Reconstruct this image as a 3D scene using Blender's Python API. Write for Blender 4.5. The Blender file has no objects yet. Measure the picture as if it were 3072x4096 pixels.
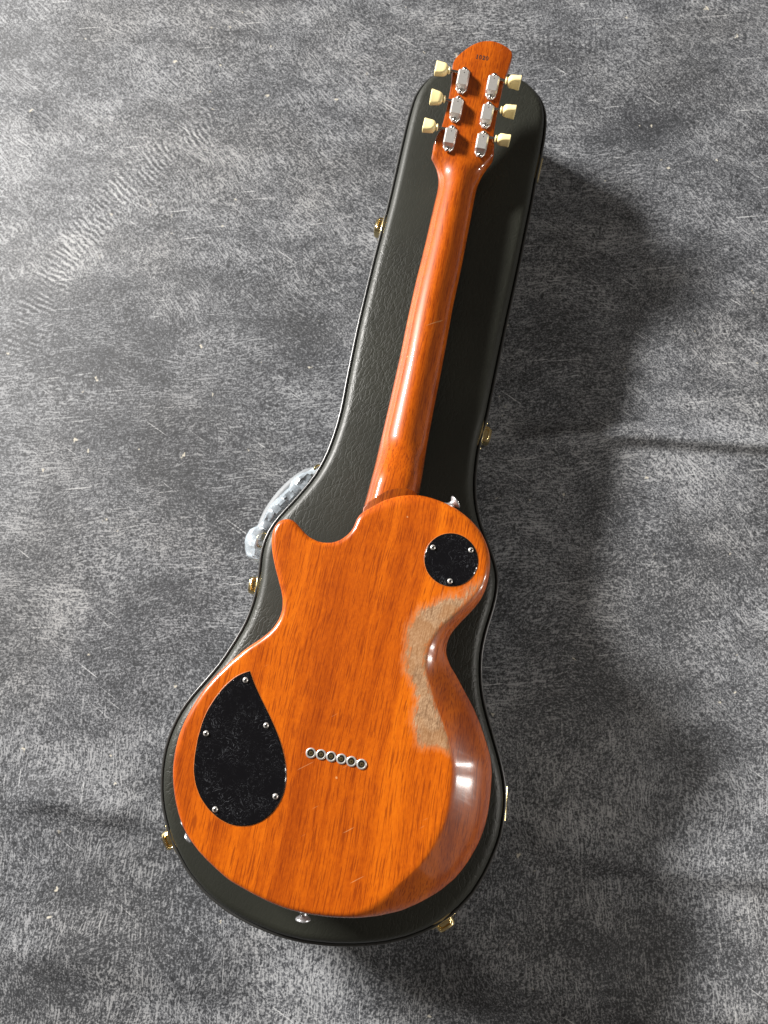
import bpy, bmesh, math, random
import numpy as np
from mathutils import Vector, Matrix, noise as mnoise
from mathutils.geometry import delaunay_2d_cdt
R = math.radians
scene = bpy.context.scene
col = scene.collection

# ------------------------------------------------------------------ camera
cam = bpy.data.cameras.new('camera')
cam.sensor_fit = 'VERTICAL'
cam.sensor_height = 9.8
cam.lens = 9.8 * 1534.0 / 2212.0
cam.clip_start = 0.01
cam.clip_end = 60
cam.dof.use_dof = True
cam.dof.focus_distance = 0.82
cam.dof.aperture_fstop = 1.8
camo = bpy.data.objects.new('camera', cam)
col.objects.link(camo)
camo.location = (0, 0, 0.975)
camo.rotation_euler = (R(12), 0, 0)
scene.camera = camo

# ------------------------------------------------------------------ light
world = bpy.data.worlds.new('World')
scene.world = world
world.use_nodes = True
bg = world.node_tree.nodes['Background']
bg.inputs[0].default_value = (1.0, 0.87, 0.74, 1)
bg.inputs[1].default_value = 0.10


def area_lamp(name, pos, target, sx, sy, power, color):
    l = bpy.data.lights.new(name, 'AREA')
    l.shape = 'RECTANGLE'
    l.size, l.size_y = sx, sy
    l.energy = power
    l.color = color
    o = bpy.data.objects.new(name, l)
    col.objects.link(o)
    o.location = pos
    d = Vector(target) - Vector(pos)
    o.rotation_euler = d.to_track_quat('-Z', 'Y').to_euler()
    return o


EL, AZ, DIST = R(26), (-0.829, 0.559), 8.0
area_lamp('window_light', (AZ[0] * math.cos(EL) * DIST, 0.2 + AZ[1] * math.cos(EL) * DIST, 0.1 + math.sin(EL) * DIST),
       (0, 0.2, 0.1), 1.9, 0.65, 2400, (1.0, 0.97, 0.93))
for py in (-0.20, -0.58):
    area_lamp('far_window_light', (1.9, py, 0.90), (0.1, 0.0, 0.15), 0.085, 0.62, 10.0, (1.0, 0.96, 0.9))
area_lamp('added_fill_light', (2.2, -1.3, 1.0), (0.2, -0.1, 0.0), 2.4, 1.5, 5, (1.0, 0.90, 0.80))  # added unseen fill lamp: lifts the lower-right shade and the bevel's pale sheen

scene.view_settings.view_transform = 'Standard'
scene.view_settings.look = 'None'
scene.view_settings.exposure = 0
scene.view_settings.gamma = 1
scene.view_settings.use_curve_mapping = False

# ------------------------------------------------------------------ traced measurements (0.1 mm)
ORG=(-0.08005,-0.25288)
ANG=-0.20150
BODY=[(4221,-292,61,85),(4179,-322,60,77),(4132,-340,60,71),(4081,-349,60,68),(4029,-359,60,66),(3981,-378,60,65),(3936,-405,60,65),(3896,-438,60,65),(3860,-476,60,65),(3832,-520,60,65),(3811,-567,60,65),(3800,-618,60,65),(3795,-670,60,65),(3798,-722,60,65),(3810,-773,60,65),(3827,-822,60,65),(3853,-867,60,65),(3883,-910,60,65),(3915,-952,60,65),(3947,-994,60,65),(3973,-1037,60,65),(3981,-1086,60,65),(3970,-1135,60,65),(3943,-1179,60,65),(3903,-1210,60,65),(3855,-1228,60,65),(3804,-1235,60,65),(3751,-1233,60,65),(3700,-1225,60,65),(3649,-1212,60,65),(3599,-1196,60,65),(3550,-1177,60,65),(3501,-1157,60,65),(3453,-1135,60,65),(3406,-1112,60,65),(3359,-1088,60,65),(3313,-1063,60,65),(3266,-1039,60,65),(3220,-1014,60,65),(3173,-990,60,65),(3125,-969,60,65),(3075,-951,60,65),(3024,-939,60,65),(2972,-933,60,65),(2920,-935,60,65),(2869,-944,60,65),(2819,-959,60,65),(2770,-980,60,65),(2725,-1006,60,65),(2683,-1037,60,65),(2643,-1071,60,65),(2604,-1107,60,65),(2567,-1144,60,65),(2530,-1181,60,65),(2491,-1217,60,65),(2451,-1251,60,65),(2410,-1283,60,65),(2368,-1316,60,65),(2327,-1348,60,65),(2284,-1378,60,65),(2240,-1408,60,65),(2197,-1438,60,65),(2153,-1467,60,65),(2108,-1493,60,65),(2061,-1518,60,65),(2015,-1543,60,65),(1968,-1566,60,65),(1919,-1585,60,65),(1870,-1604,60,65),(1820,-1622,60,65),(1770,-1638,60,65),(1720,-1653,60,65),(1669,-1666,60,65),(1618,-1679,60,65),(1566,-1687,60,65),(1514,-1694,60,65),(1462,-1700,60,65),(1409,-1701,60,65),(1356,-1700,60,65),(1304,-1698,60,65),(1252,-1694,60,65),(1200,-1686,60,65),(1148,-1678,60,65),(1097,-1666,60,65),(1046,-1652,60,65),(996,-1636,60,65),(947,-1617,60,65),(898,-1597,60,65),(850,-1576,60,65),(803,-1552,60,65),(757,-1527,60,65),(711,-1501,60,65),(667,-1472,60,65),(624,-1442,60,65),(584,-1409,60,65),(545,-1373,60,65),(509,-1335,60,65),(475,-1295,60,65),(442,-1254,60,65),(410,-1212,60,65),(382,-1168,60,65),(354,-1123,60,65),(327,-1078,60,65),(302,-1031,60,65),(277,-985,60,65),(253,-938,60,65),(230,-891,60,65),(208,-843,60,65),(190,-794,60,65),(175,-744,60,65),(161,-693,60,65),(147,-642,60,65),(133,-592,60,65),(120,-541,60,65),(108,-489,60,65),(97,-438,60,65),(86,-387,60,65),(77,-335,60,65),(70,-283,60,65),(63,-230,60,65),(58,-178,60,65),(56,-126,60,65),(56,-73,60,65),(56,-20,60,65),(57,32,61,65),(60,85,62,65),(64,137,65,65),(67,190,67,65),(72,242,70,66),(78,294,73,67),(85,347,78,69),(92,399,82,74),(100,451,87,82),(108,503,93,94),(118,554,102,111),(129,606,113,131),(140,657,124,154),(152,708,135,178),(166,759,146,203),(183,809,158,226),(200,859,170,248),(217,908,181,268),(238,957,192,286),(263,1003,202,303),(289,1048,212,319),(316,1094,222,335),(344,1138,232,350),(374,1181,242,364),(405,1224,251,378),(436,1266,260,391),(469,1307,269,403),(505,1345,277,414),(544,1381,284,424),(582,1417,291,433),(621,1452,298,441),(664,1482,304,448),(709,1509,309,454),(755,1535,314,460),(801,1560,319,465),(849,1581,322,469),(898,1601,325,473),(947,1620,327,477),(996,1638,330,479),(1047,1651,333,481),(1098,1663,336,483),(1150,1674,338,484),(1202,1681,341,484),(1254,1685,344,484),(1306,1689,347,483),(1359,1690,349,482),(1412,1689,350,480),(1464,1686,350,479),(1517,1683,350,479),(1569,1679,350,478),(1622,1675,350,478),(1674,1669,350,478),(1726,1662,350,477),(1777,1651,350,476),(1828,1637,350,474),(1878,1621,350,471),(1926,1601,350,467),(1973,1578,350,462),(2020,1553,350,456),(2066,1528,350,450),(2112,1503,350,444),(2158,1477,350,438),(2204,1450,349,433),(2248,1421,347,428),(2291,1392,344,423),(2335,1363,342,419),(2377,1331,339,414),(2418,1298,337,408),(2458,1264,334,402),(2499,1230,331,395),(2539,1197,327,387),(2580,1163,322,379),(2620,1130,316,368),(2660,1096,310,356),(2699,1060,302,342),(2737,1024,293,326),(2778,992,283,308),(2823,964,274,287),(2870,941,265,265),(2920,928,258,242),(2972,925,252,219),(3024,930,246,198),(3074,941,241,180),(3123,961,236,165),(3169,985,231,154),(3214,1012,227,145),(3259,1040,223,139),(3303,1069,218,135),(3347,1098,212,133),(3391,1126,204,130),(3436,1153,195,128),(3483,1177,184,125),(3531,1198,172,121),(3581,1214,160,115),(3632,1226,148,107),(3684,1233,137,98),(3737,1236,126,90),(3789,1237,116,84),(3842,1235,107,81),(3894,1231,99,82),(3946,1224,92,88),(3997,1212,87,98),(4047,1196,82,109),(4095,1174,77,120),(4141,1150,73,128),(4185,1121,70,134),(4228,1091,70,137),(4269,1058,70,139),(4305,1020,70,140),(4339,980,70,140),(4371,938,70,140),(4399,894,70,140),(4425,849,70,140),(4449,802,70,140),(4471,754,70,140),(4490,705,70,140),(4505,655,70,140),(4517,604,70,140),(4527,552,70,140),(4536,500,70,140),(4543,448,70,140),(4547,396,70,140),(4548,343,70,140),(4546,291,70,140),(4539,239,70,140),(4528,187,70,140),(4514,137,70,140),(4496,87,70,140),(4476,39,70,140),(4452,-8,70,139),(4427,-54,70,137),(4398,-98,70,134),(4365,-139,70,128),(4331,-178,70,120),(4295,-217,67,108),(4259,-256,64,97)]
TEAR=[(2266,-1112),(2229,-1088),(2192,-1063),(2156,-1038),(2120,-1012),(2085,-984),(2050,-956),(2016,-929),(1981,-900),(1948,-872),(1914,-843),(1880,-814),(1845,-786),(1811,-759),(1776,-731),(1740,-704),(1704,-678),(1668,-653),(1631,-628),(1593,-605),(1555,-584),(1515,-563),(1475,-544),(1434,-527),(1393,-511),(1351,-498),(1308,-488),(1264,-480),(1220,-476),(1176,-475),(1132,-477),(1088,-485),(1045,-496),(1004,-511),(964,-529),(925,-550),(889,-577),(857,-606),(826,-638),(801,-674),(778,-712),(760,-752),(747,-795),(738,-838),(733,-882),(733,-926),(737,-970),(747,-1013),(759,-1055),(775,-1096),(796,-1135),(817,-1174),(842,-1211),(870,-1245),(899,-1279),(929,-1311),(964,-1338),(1000,-1364),(1037,-1388),(1077,-1408),(1117,-1425),(1159,-1441),(1201,-1452),(1245,-1460),(1289,-1468),(1333,-1473),(1377,-1477),(1421,-1480),(1465,-1483),(1510,-1484),(1554,-1482),(1598,-1481),(1643,-1478),(1687,-1473),(1730,-1465),(1774,-1456),(1816,-1444),(1858,-1429),(1900,-1414),(1941,-1397),(1981,-1378),(2021,-1359),(2059,-1337),(2096,-1312),(2131,-1285),(2165,-1256),(2195,-1224),(2222,-1190),(2245,-1152),(2266,-1112)]
TSCREW=[(2167,-1135),(1554,-1410),(1759,-810),(845,-1130),(1092,-551)]
ROUND=((3882,783),297)
RSCREW=[(3975,559),(4029,978),(3644,813)]
FERR=[(1581,-287),(1587,-179),(1589,-71),(1587,39),(1584,147),(1578,256)]
WEAR=[(3702,1166),(3615,1042),(3544,1008),(3509,933),(3474,831),(3413,762),(3339,684),(3275,574),(3210,514),(3124,484),(3028,470),(2927,481),(2825,499),(2710,505),(2605,542),(2479,627),(2363,690),(2225,709),(2088,727),(1976,781),(1874,825),(1911,930),(1918,1041),(1874,1126),(1880,1155),(2022,1086),(2160,1001),(2284,921),(2411,849),(2543,783),(2660,731),(2770,707),(2881,705),(2963,722),(3049,761),(3131,812),(3221,875),(3324,948),(3409,1012),(3497,1063),(3618,1123),(3719,1177)]
NL=[(4349,-328),(4401,-324),(4586,-313),(4822,-306),(5175,-303),(5600,-295),(6052,-290),(6511,-285),(6874,-293),(7464,-289),(8005,-272),(8595,-266),(8766,-258),(8926,-259),(9061,-279),(9158,-319),(9230,-381),(9280,-432),(9363,-435),(9463,-421)]
NR=[(4654,289),(4699,286),(4828,296),(5040,284),(5352,271),(5775,267),(6187,266),(6623,262),(6799,259),(7245,249),(7752,258),(8338,254),(8743,251),(8938,247),(9100,260),(9225,303),(9340,380),(9373,393),(9522,371)]
HEEL=[(4237,-299),(4293,-302),(4366,-262),(4465,-168),(4550,-73),(4597,31),(4615,140),(4603,227),(4576,271),(4551,285)]
HEAD=[(9157,-419),(9236,-422),(9331,-407),(9464,-377),(9609,-360),(9768,-350),(9943,-346),(10117,-349),(10289,-364),(10388,-381),(10460,-382),(10510,-355),(10579,-299),(10652,-233),(10711,-165),(10755,-90),(10781,-15),(10794,63),(10788,144),(10766,229),(10738,298),(10708,351),(10672,375),(10623,375),(10559,364),(10438,346),(10248,327),(10058,326),(9900,325),(9694,327),(9539,342),(9387,369),(9246,391)]
TUNER=[(10219,-208),(9841,-216),(9454,-224),(10209,191),(9833,194),(9454,201)]
KEY=[(10301,-526),(9926,-515),(9555,-536),(10297,476),(9917,486),(9543,490)]
SERIAL=[(10554,-18)]
STRAP=[(5,-36),(-83,-19),(4507,646),(4576,715)]
JACK=[(614,-1509),(501,-1414),(446,-1350),(398,-1297)]
CASE=[(144,6719),(120,6605),(97,6492),(74,6379),(50,6266),(26,6153),(-1,6040),(-27,5928),(-53,5815),(-79,5703),(-106,5590),(-132,5477),(-158,5365),(-183,5252),(-207,5139),(-232,5026),(-257,4913),(-281,4800),(-305,4687),(-329,4574),(-352,4461),(-375,4347),(-396,4234),(-417,4120),(-438,4006),(-458,3893),(-479,3779),(-499,3665),(-518,3551),(-537,3437),(-556,3323),(-577,3209),(-603,3097),(-632,2985),(-664,2874),(-700,2764),(-739,2655),(-785,2549),(-837,2446),(-895,2347),(-961,2251),(-1033,2161),(-1106,2072),(-1181,1984),(-1258,1898),(-1333,1810),(-1402,1717),(-1460,1618),(-1505,1512),(-1535,1401),(-1552,1287),(-1560,1171),(-1568,1056),(-1581,941),(-1600,827),(-1627,715),(-1662,605),(-1703,497),(-1754,394),(-1811,293),(-1870,194),(-1931,96),(-1996,0),(-2067,-91),(-2141,-180),(-2216,-267),(-2291,-356),(-2360,-448),(-2423,-545),(-2476,-647),(-2521,-754),(-2558,-863),(-2585,-975),(-2602,-1089),(-2611,-1204),(-2611,-1320),(-2605,-1435),(-2591,-1549),(-2568,-1663),(-2536,-1774),(-2499,-1883),(-2453,-1989),(-2399,-2091),(-2340,-2190),(-2276,-2287),(-2206,-2378),(-2127,-2462),(-2046,-2544),(-1957,-2617),(-1863,-2684),(-1767,-2748),(-1665,-2802),(-1561,-2853),(-1456,-2900),(-1348,-2941),(-1239,-2981),(-1128,-3013),(-1016,-3039),(-902,-3062),(-788,-3077),(-673,-3088),(-558,-3097),(-442,-3099),(-327,-3100),(-211,-3095),(-96,-3086),(18,-3073),(132,-3051),(245,-3026),(355,-2992),(464,-2953),(569,-2906),(669,-2848),(766,-2786),(855,-2714),(940,-2635),(1019,-2552),(1087,-2459),(1152,-2363),(1209,-2263),(1262,-2160),(1311,-2055),(1353,-1948),(1382,-1837),(1403,-1723),(1419,-1609),(1427,-1493),(1424,-1378),(1409,-1264),(1387,-1151),(1360,-1038),(1330,-926),(1300,-815),(1270,-703),(1241,-591),(1216,-479),(1197,-365),(1186,-250),(1183,-134),(1186,-19),(1197,96),(1218,210),(1246,322),(1280,432),(1318,541),(1355,651),(1386,762),(1408,875),(1419,990),(1413,1105),(1391,1218),(1359,1328),(1322,1438),(1284,1547),(1248,1657),(1217,1768),(1194,1881),(1181,1996),(1176,2111),(1178,2227),(1186,2342),(1199,2457),(1216,2571),(1236,2685),(1263,2797),(1294,2909),(1327,3020),(1357,3131),(1383,3244),(1408,3357),(1434,3469),(1459,3582),(1485,3695),(1510,3807),(1536,3920),(1562,4033),(1588,4145),(1614,4258),(1640,4371),(1666,4483),(1693,4596),(1721,4708),(1748,4820),(1775,4933),(1802,5045),(1828,5158),(1854,5270),(1880,5383),(1905,5496),(1930,5609),(1955,5721),(1980,5834),(2006,5947),(2032,6060),(2057,6172),(2081,6286),(2104,6399),(2126,6512),(2149,6626),(2174,6738),(2201,6851),(2228,6963),(2253,7076),(2276,7189),(2296,7303),(2312,7418),(2326,7532),(2328,7647),(2317,7762),(2288,7873),(2241,7978),(2179,8074),(2102,8159),(2013,8233),(1915,8293),(1812,8344),(1703,8380),(1591,8409),(1477,8430),(1363,8445),(1248,8450),(1132,8450),(1018,8437),(904,8416),(796,8379),(696,8323),(610,8247),(537,8158),(475,8061),(425,7957),(389,7848),(360,7736),(332,7624),(307,7511),(282,7398),(259,7285),(235,7172),(212,7059),(189,6945),(166,6832)]
LATCH=[(-108,5912),(1389,2925),(-1647,982),(-2517,-2023),(678,-2886),(1454,-1655),(2257,6844)]
FILM=[(-941,2473),(-1003,2439),(-1091,2405),(-1168,2358),(-1215,2284),(-1233,2220),(-1312,2146),(-1404,2059),(-1464,1993),(-1515,1890),(-1560,1788),(-1626,1725),(-1717,1669),(-1768,1588),(-1785,1509),(-1768,1415),(-1745,1331),(-1696,1286),(-1624,1254)]
RIP=[(-5393,4635),(-4747,6182),(-4202,7133),(-3464,7907),(-2731,8436),(1883,9574),(2709,9863),(3537,10058)]
CREASE=[(1664,3128),(3675,3166),(5498,3035),(1479,-2332),(2592,-2362),(4006,-2568),(657,-3901),(2647,-4011),(-4765,-1763),(-3848,-1914),(-3255,-3763),(-4579,-3484),(-6127,8630),(-5293,8262)]

S = 1e-4
ZB = 0.195            # back of the guitar body
LID = 0.116           # top of the case lid


# ------------------------------------------------------------------ helpers
class NT:
    """small node-tree writer"""

    def __init__(self, name):
        self.m = bpy.data.materials.new(name)
        self.m.use_nodes = True
        self.t = self.m.node_tree
        self.b = self.t.nodes['Principled BSDF']

    def node(self, kind, **kw):
        n = self.t.nodes.new(kind)
        for k, v in kw.items():
            setattr(n, k, v)
        return n

    def put(self, sock, v):
        if isinstance(v, bpy.types.NodeSocket):
            self.t.links.new(v, sock)
        elif isinstance(v, (tuple, list)) and len(v) == 3 and sock.type == 'RGBA':
            sock.default_value = (*v, 1)
        else:
            sock.default_value = v

    def math(self, op, a, b=0.0, c=0.0, clamp=False):
        n = self.node('ShaderNodeMath', operation=op, use_clamp=clamp)
        for s, v in zip(n.inputs, (a, b, c)):
            self.put(s, v)
        return n.outputs[0]

    def add(self, a, b): return self.math('ADD', a, b)
    def sub(self, a, b): return self.math('SUBTRACT', a, b)
    def mul(self, a, b): return self.math('MULTIPLY', a, b)

    def vmath(self, op, a, b=(0, 0, 0), scale=None):
        n = self.node('ShaderNodeVectorMath', operation=op)
        self.put(n.inputs[0], a)
        self.put(n.inputs[1], b)
        if scale is not None:
            self.put(n.inputs['Scale'], scale)
        return n.outputs[0] if op not in ('LENGTH', 'DISTANCE', 'DOT_PRODUCT') else n.outputs['Value']

    def coord(self):
        return self.node('ShaderNodeTexCoord').outputs['Object']

    def mapv(self, v, rot=0.0, scale=(1, 1, 1), loc=(0, 0, 0)):
        n = self.node('ShaderNodeMapping')
        self.put(n.inputs['Vector'], v)
        n.inputs['Rotation'].default_value = (0, 0, rot)
        n.inputs['Scale'].default_value = scale
        n.inputs['Location'].default_value = loc
        return n.outputs[0]

    def rotscale(self, v, rot, scale):
        """turn first, then stretch, so a stretched noise can run in any direction"""
        return self.mapv(self.mapv(v, rot=rot), scale=scale)

    def noise(self, v, scale=1.0, detail=2.0, rough=0.5, dist=0.0, out=0):
        n = self.node('ShaderNodeTexNoise')
        self.put(n.inputs['Vector'], v)
        n.inputs['Scale'].default_value = scale
        n.inputs['Detail'].default_value = detail
        n.inputs['Roughness'].default_value = rough
        n.inputs['Distortion'].default_value = dist
        return n.outputs[out]

    def voronoi(self, v, scale, feature='F1', out='Distance', rnd=1.0):
        n = self.node('ShaderNodeTexVoronoi', feature=feature)
        self.put(n.inputs['Vector'], v)
        n.inputs['Scale'].default_value = scale
        n.inputs['Randomness'].default_value = rnd
        return n.outputs[out]

    def step(self, v, lo, hi, a=0.0, b=1.0):
        n = self.node('ShaderNodeMapRange', interpolation_type='SMOOTHSTEP')
        self.put(n.inputs['Value'], v)
        self.put(n.inputs['From Min'], lo)
        self.put(n.inputs['From Max'], hi)
        n.inputs['To Min'].default_value = a
        n.inputs['To Max'].default_value = b
        return n.outputs[0]

    def ramp(self, v, stops):
        n = self.node('ShaderNodeValToRGB')
        self.put(n.inputs[0], v)
        el = n.color_ramp.elements
        while len(el) < len(stops):
            el.new(0.5)
        for e, (p, c) in zip(el, stops):
            e.position = p
            e.color = (*c, 1) if len(c) == 3 else c
        return n.outputs[0]

    def mix(self, f, a, b, mode='MIX'):
        n = self.node('ShaderNodeMix', data_type='RGBA', blend_type=mode)
        self.put(n.inputs['Factor'], f)
        self.put(n.inputs['A'], a)
        self.put(n.inputs['B'], b)
        return n.outputs['Result']

    def lerp(self, f, a, b):
        n = self.node('ShaderNodeMix', data_type='FLOAT')
        self.put(n.inputs[0], f)
        self.put(n.inputs[2], a)
        self.put(n.inputs[3], b)
        return n.outputs[0]

    def bump(self, h, strength, dist, normal=None):
        n = self.node('ShaderNodeBump')
        self.put(n.inputs['Height'], h)
        n.inputs['Strength'].default_value = strength
        n.inputs['Distance'].default_value = dist
        if normal is not None:
            self.put(n.inputs['Normal'], normal)
        return n.outputs[0]

    def set(self, **kw):
        for k, v in kw.items():
            self.put(self.b.inputs[k.replace('_', ' ')], v)
        return self.m


def sepxyz(t, v):
    n = t.node('ShaderNodeSeparateXYZ')
    t.put(n.inputs[0], v)
    return n.outputs


class MB:
    def __init__(self):
        self.v, self.f = [], []

    def grid(self, rings, closed=True, cap0=False, cap1=False):
        """skin a list of equally long rings"""
        b = len(self.v)
        n = len(rings[0])
        for r in rings:
            self.v += [tuple(p) for p in r]
        for i in range(len(rings) - 1):
            for j in range(n if closed else n - 1):
                k = (j + 1) % n
                self.f.append((b + i * n + j, b + i * n + k, b + (i + 1) * n + k, b + (i + 1) * n + j))
        if cap0:
            self.f.append(tuple(range(b + n - 1, b - 1, -1)))
        if cap1:
            m = b + (len(rings) - 1) * n
            self.f.append(tuple(range(m, m + n)))
        return self

    def box(self, c, s, M=None, taper=1.0):
        x, y, z = (a / 2 for a in s)
        pts = [(-x, -y, -z), (x, -y, -z), (x, y, -z), (-x, y, -z)]
        top = [(a * taper, b * taper, z) for a, b, _ in pts]
        b0 = len(self.v)
        for p in pts + top:
            q = Vector(p) + Vector(c)
            self.v.append(tuple(M @ q if M else q))
        for f in ((3, 2, 1, 0), (4, 5, 6, 7), (0, 1, 5, 4), (1, 2, 6, 5), (2, 3, 7, 6), (3, 0, 4, 7)):
            self.f.append(tuple(b0 + i for i in f))
        return self

    def lathe(self, prof, seg=24, M=None, cap=True):
        """prof: (radius, z) pairs, revolved about z"""
        rings = []
        for r, z in prof:
            ring = []
            for k in range(seg):
                a = 2 * math.pi * k / seg
                p = Vector((r * math.cos(a), r * math.sin(a), z))
                ring.append(tuple(M @ p if M else p))
            rings.append(ring)
        return self.grid(rings, True, cap, cap)

    def tube(self, pts, rad, seg=10, cap=True):
        pts = [Vector(p) for p in pts]
        rings = []
        up = Vector((0.13, 0.2, 1)).normalized()
        for i, p in enumerate(pts):
            t = (pts[min(i + 1, len(pts) - 1)] - pts[max(i - 1, 0)]).normalized()
            a = t.cross(up).normalized()
            b = a.cross(t)
            r = rad[i] if isinstance(rad, (list, tuple)) else rad
            rings.append([tuple(p + (a * math.cos(2 * math.pi * k / seg) + b * math.sin(2 * math.pi * k / seg)) * r) for k in range(seg)])
        return self.grid(rings, True, cap, cap)

    def build(self, name, mat, parent=None, smooth=40, bevel=None):
        me = bpy.data.meshes.new(name)
        me.from_pydata(self.v, [], self.f)
        bm = bmesh.new()
        bm.from_mesh(me)
        bmesh.ops.recalc_face_normals(bm, faces=bm.faces)
        if bevel:
            es = [e for e in bm.edges if len(e.link_faces) == 2 and e.calc_face_angle(0) > R(25)]
            bmesh.ops.bevel(bm, geom=es, offset=bevel, segments=2, profile=0.7, affect='EDGES', clamp_overlap=True)
        bm.to_mesh(me)
        bm.free()
        if smooth:
            me.polygons.foreach_set('use_smooth', [True] * len(me.polygons))
            me.set_sharp_from_angle(angle=R(smooth))
        me.materials.append(mat)
        o = bpy.data.objects.new(name, me)
        col.objects.link(o)
        o.parent = parent
        return o


def empty(name, loc, rz=0.0):
    o = bpy.data.objects.new(name, None)
    o.empty_display_size = 0.05
    col.objects.link(o)
    o.location = loc
    o.rotation_euler = (0, 0, rz)
    return o


def tag(o, label=None, cat=None, group=None, kind=None):
    for k, v in (('label', label), ('category', cat), ('group', group), ('kind', kind)):
        if v:
            o[k] = v
    return o


def copy_tree(o, parent=None):
    c = o.copy()
    col.objects.link(c)
    c.parent = parent
    for ch in list(o.children):
        copy_tree(ch, c)
    return c


def inward(P):
    """unit inward normals of a closed 2-d polyline"""
    P = np.asarray(P, float)
    t = np.roll(P, -1, 0) - np.roll(P, 1, 0)
    t /= np.linalg.norm(t, axis=1)[:, None]
    n = np.stack([-t[:, 1], t[:, 0]], 1)
    a = np.sum(P[:, 0] * np.roll(P[:, 1], -1) - np.roll(P[:, 0], -1) * P[:, 1])
    return n if a > 0 else -n


def inside(P, poly):
    x, y = P[:, 0], P[:, 1]
    r = np.zeros(len(P), bool)
    a = poly
    b = np.roll(poly, -1, 0)
    for (x0, y0), (x1, y1) in zip(a, b):
        c = ((y0 > y) != (y1 > y))
        if y1 != y0:
            r ^= c & (x < (x1 - x0) * (y - y0) / (y1 - y0) + x0)
    return r


def polydist(P, poly):
    d = np.full(len(P), 1e9)
    for a, b in zip(poly, np.roll(poly, -1, 0)):
        ab = b - a
        t = np.clip(((P - a) @ ab) / max(ab @ ab, 1e-12), 0, 1)
        d = np.minimum(d, np.linalg.norm(P - (a + t[:, None] * ab), axis=1))
    return d


def fill(poly, step, margin):
    """triangulate a closed polyline with a field of points inside it"""
    poly = np.asarray(poly, float)
    lo, hi = poly.min(0), poly.max(0)
    pts = []
    j = 0
    y = lo[1]
    while y < hi[1]:
        x = lo[0] + (step / 2 if j % 2 else 0)
        while x < hi[0]:
            pts.append((x, y))
            x += step
        y += step * 0.866
        j += 1
    pts = np.array(pts)
    pts = pts[inside(pts, poly)]
    pts = pts[polydist(pts, poly) > margin]
    V = [Vector(p) for p in poly] + [Vector(p) for p in pts]
    n = len(poly)
    vo, eo, fo, ov, oe, of = delaunay_2d_cdt(V, [(i, (i + 1) % n) for i in range(n)], [], 1, 1e-7)
    return np.array([tuple(v) for v in vo]), [tuple(f) for f in fo]


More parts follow.
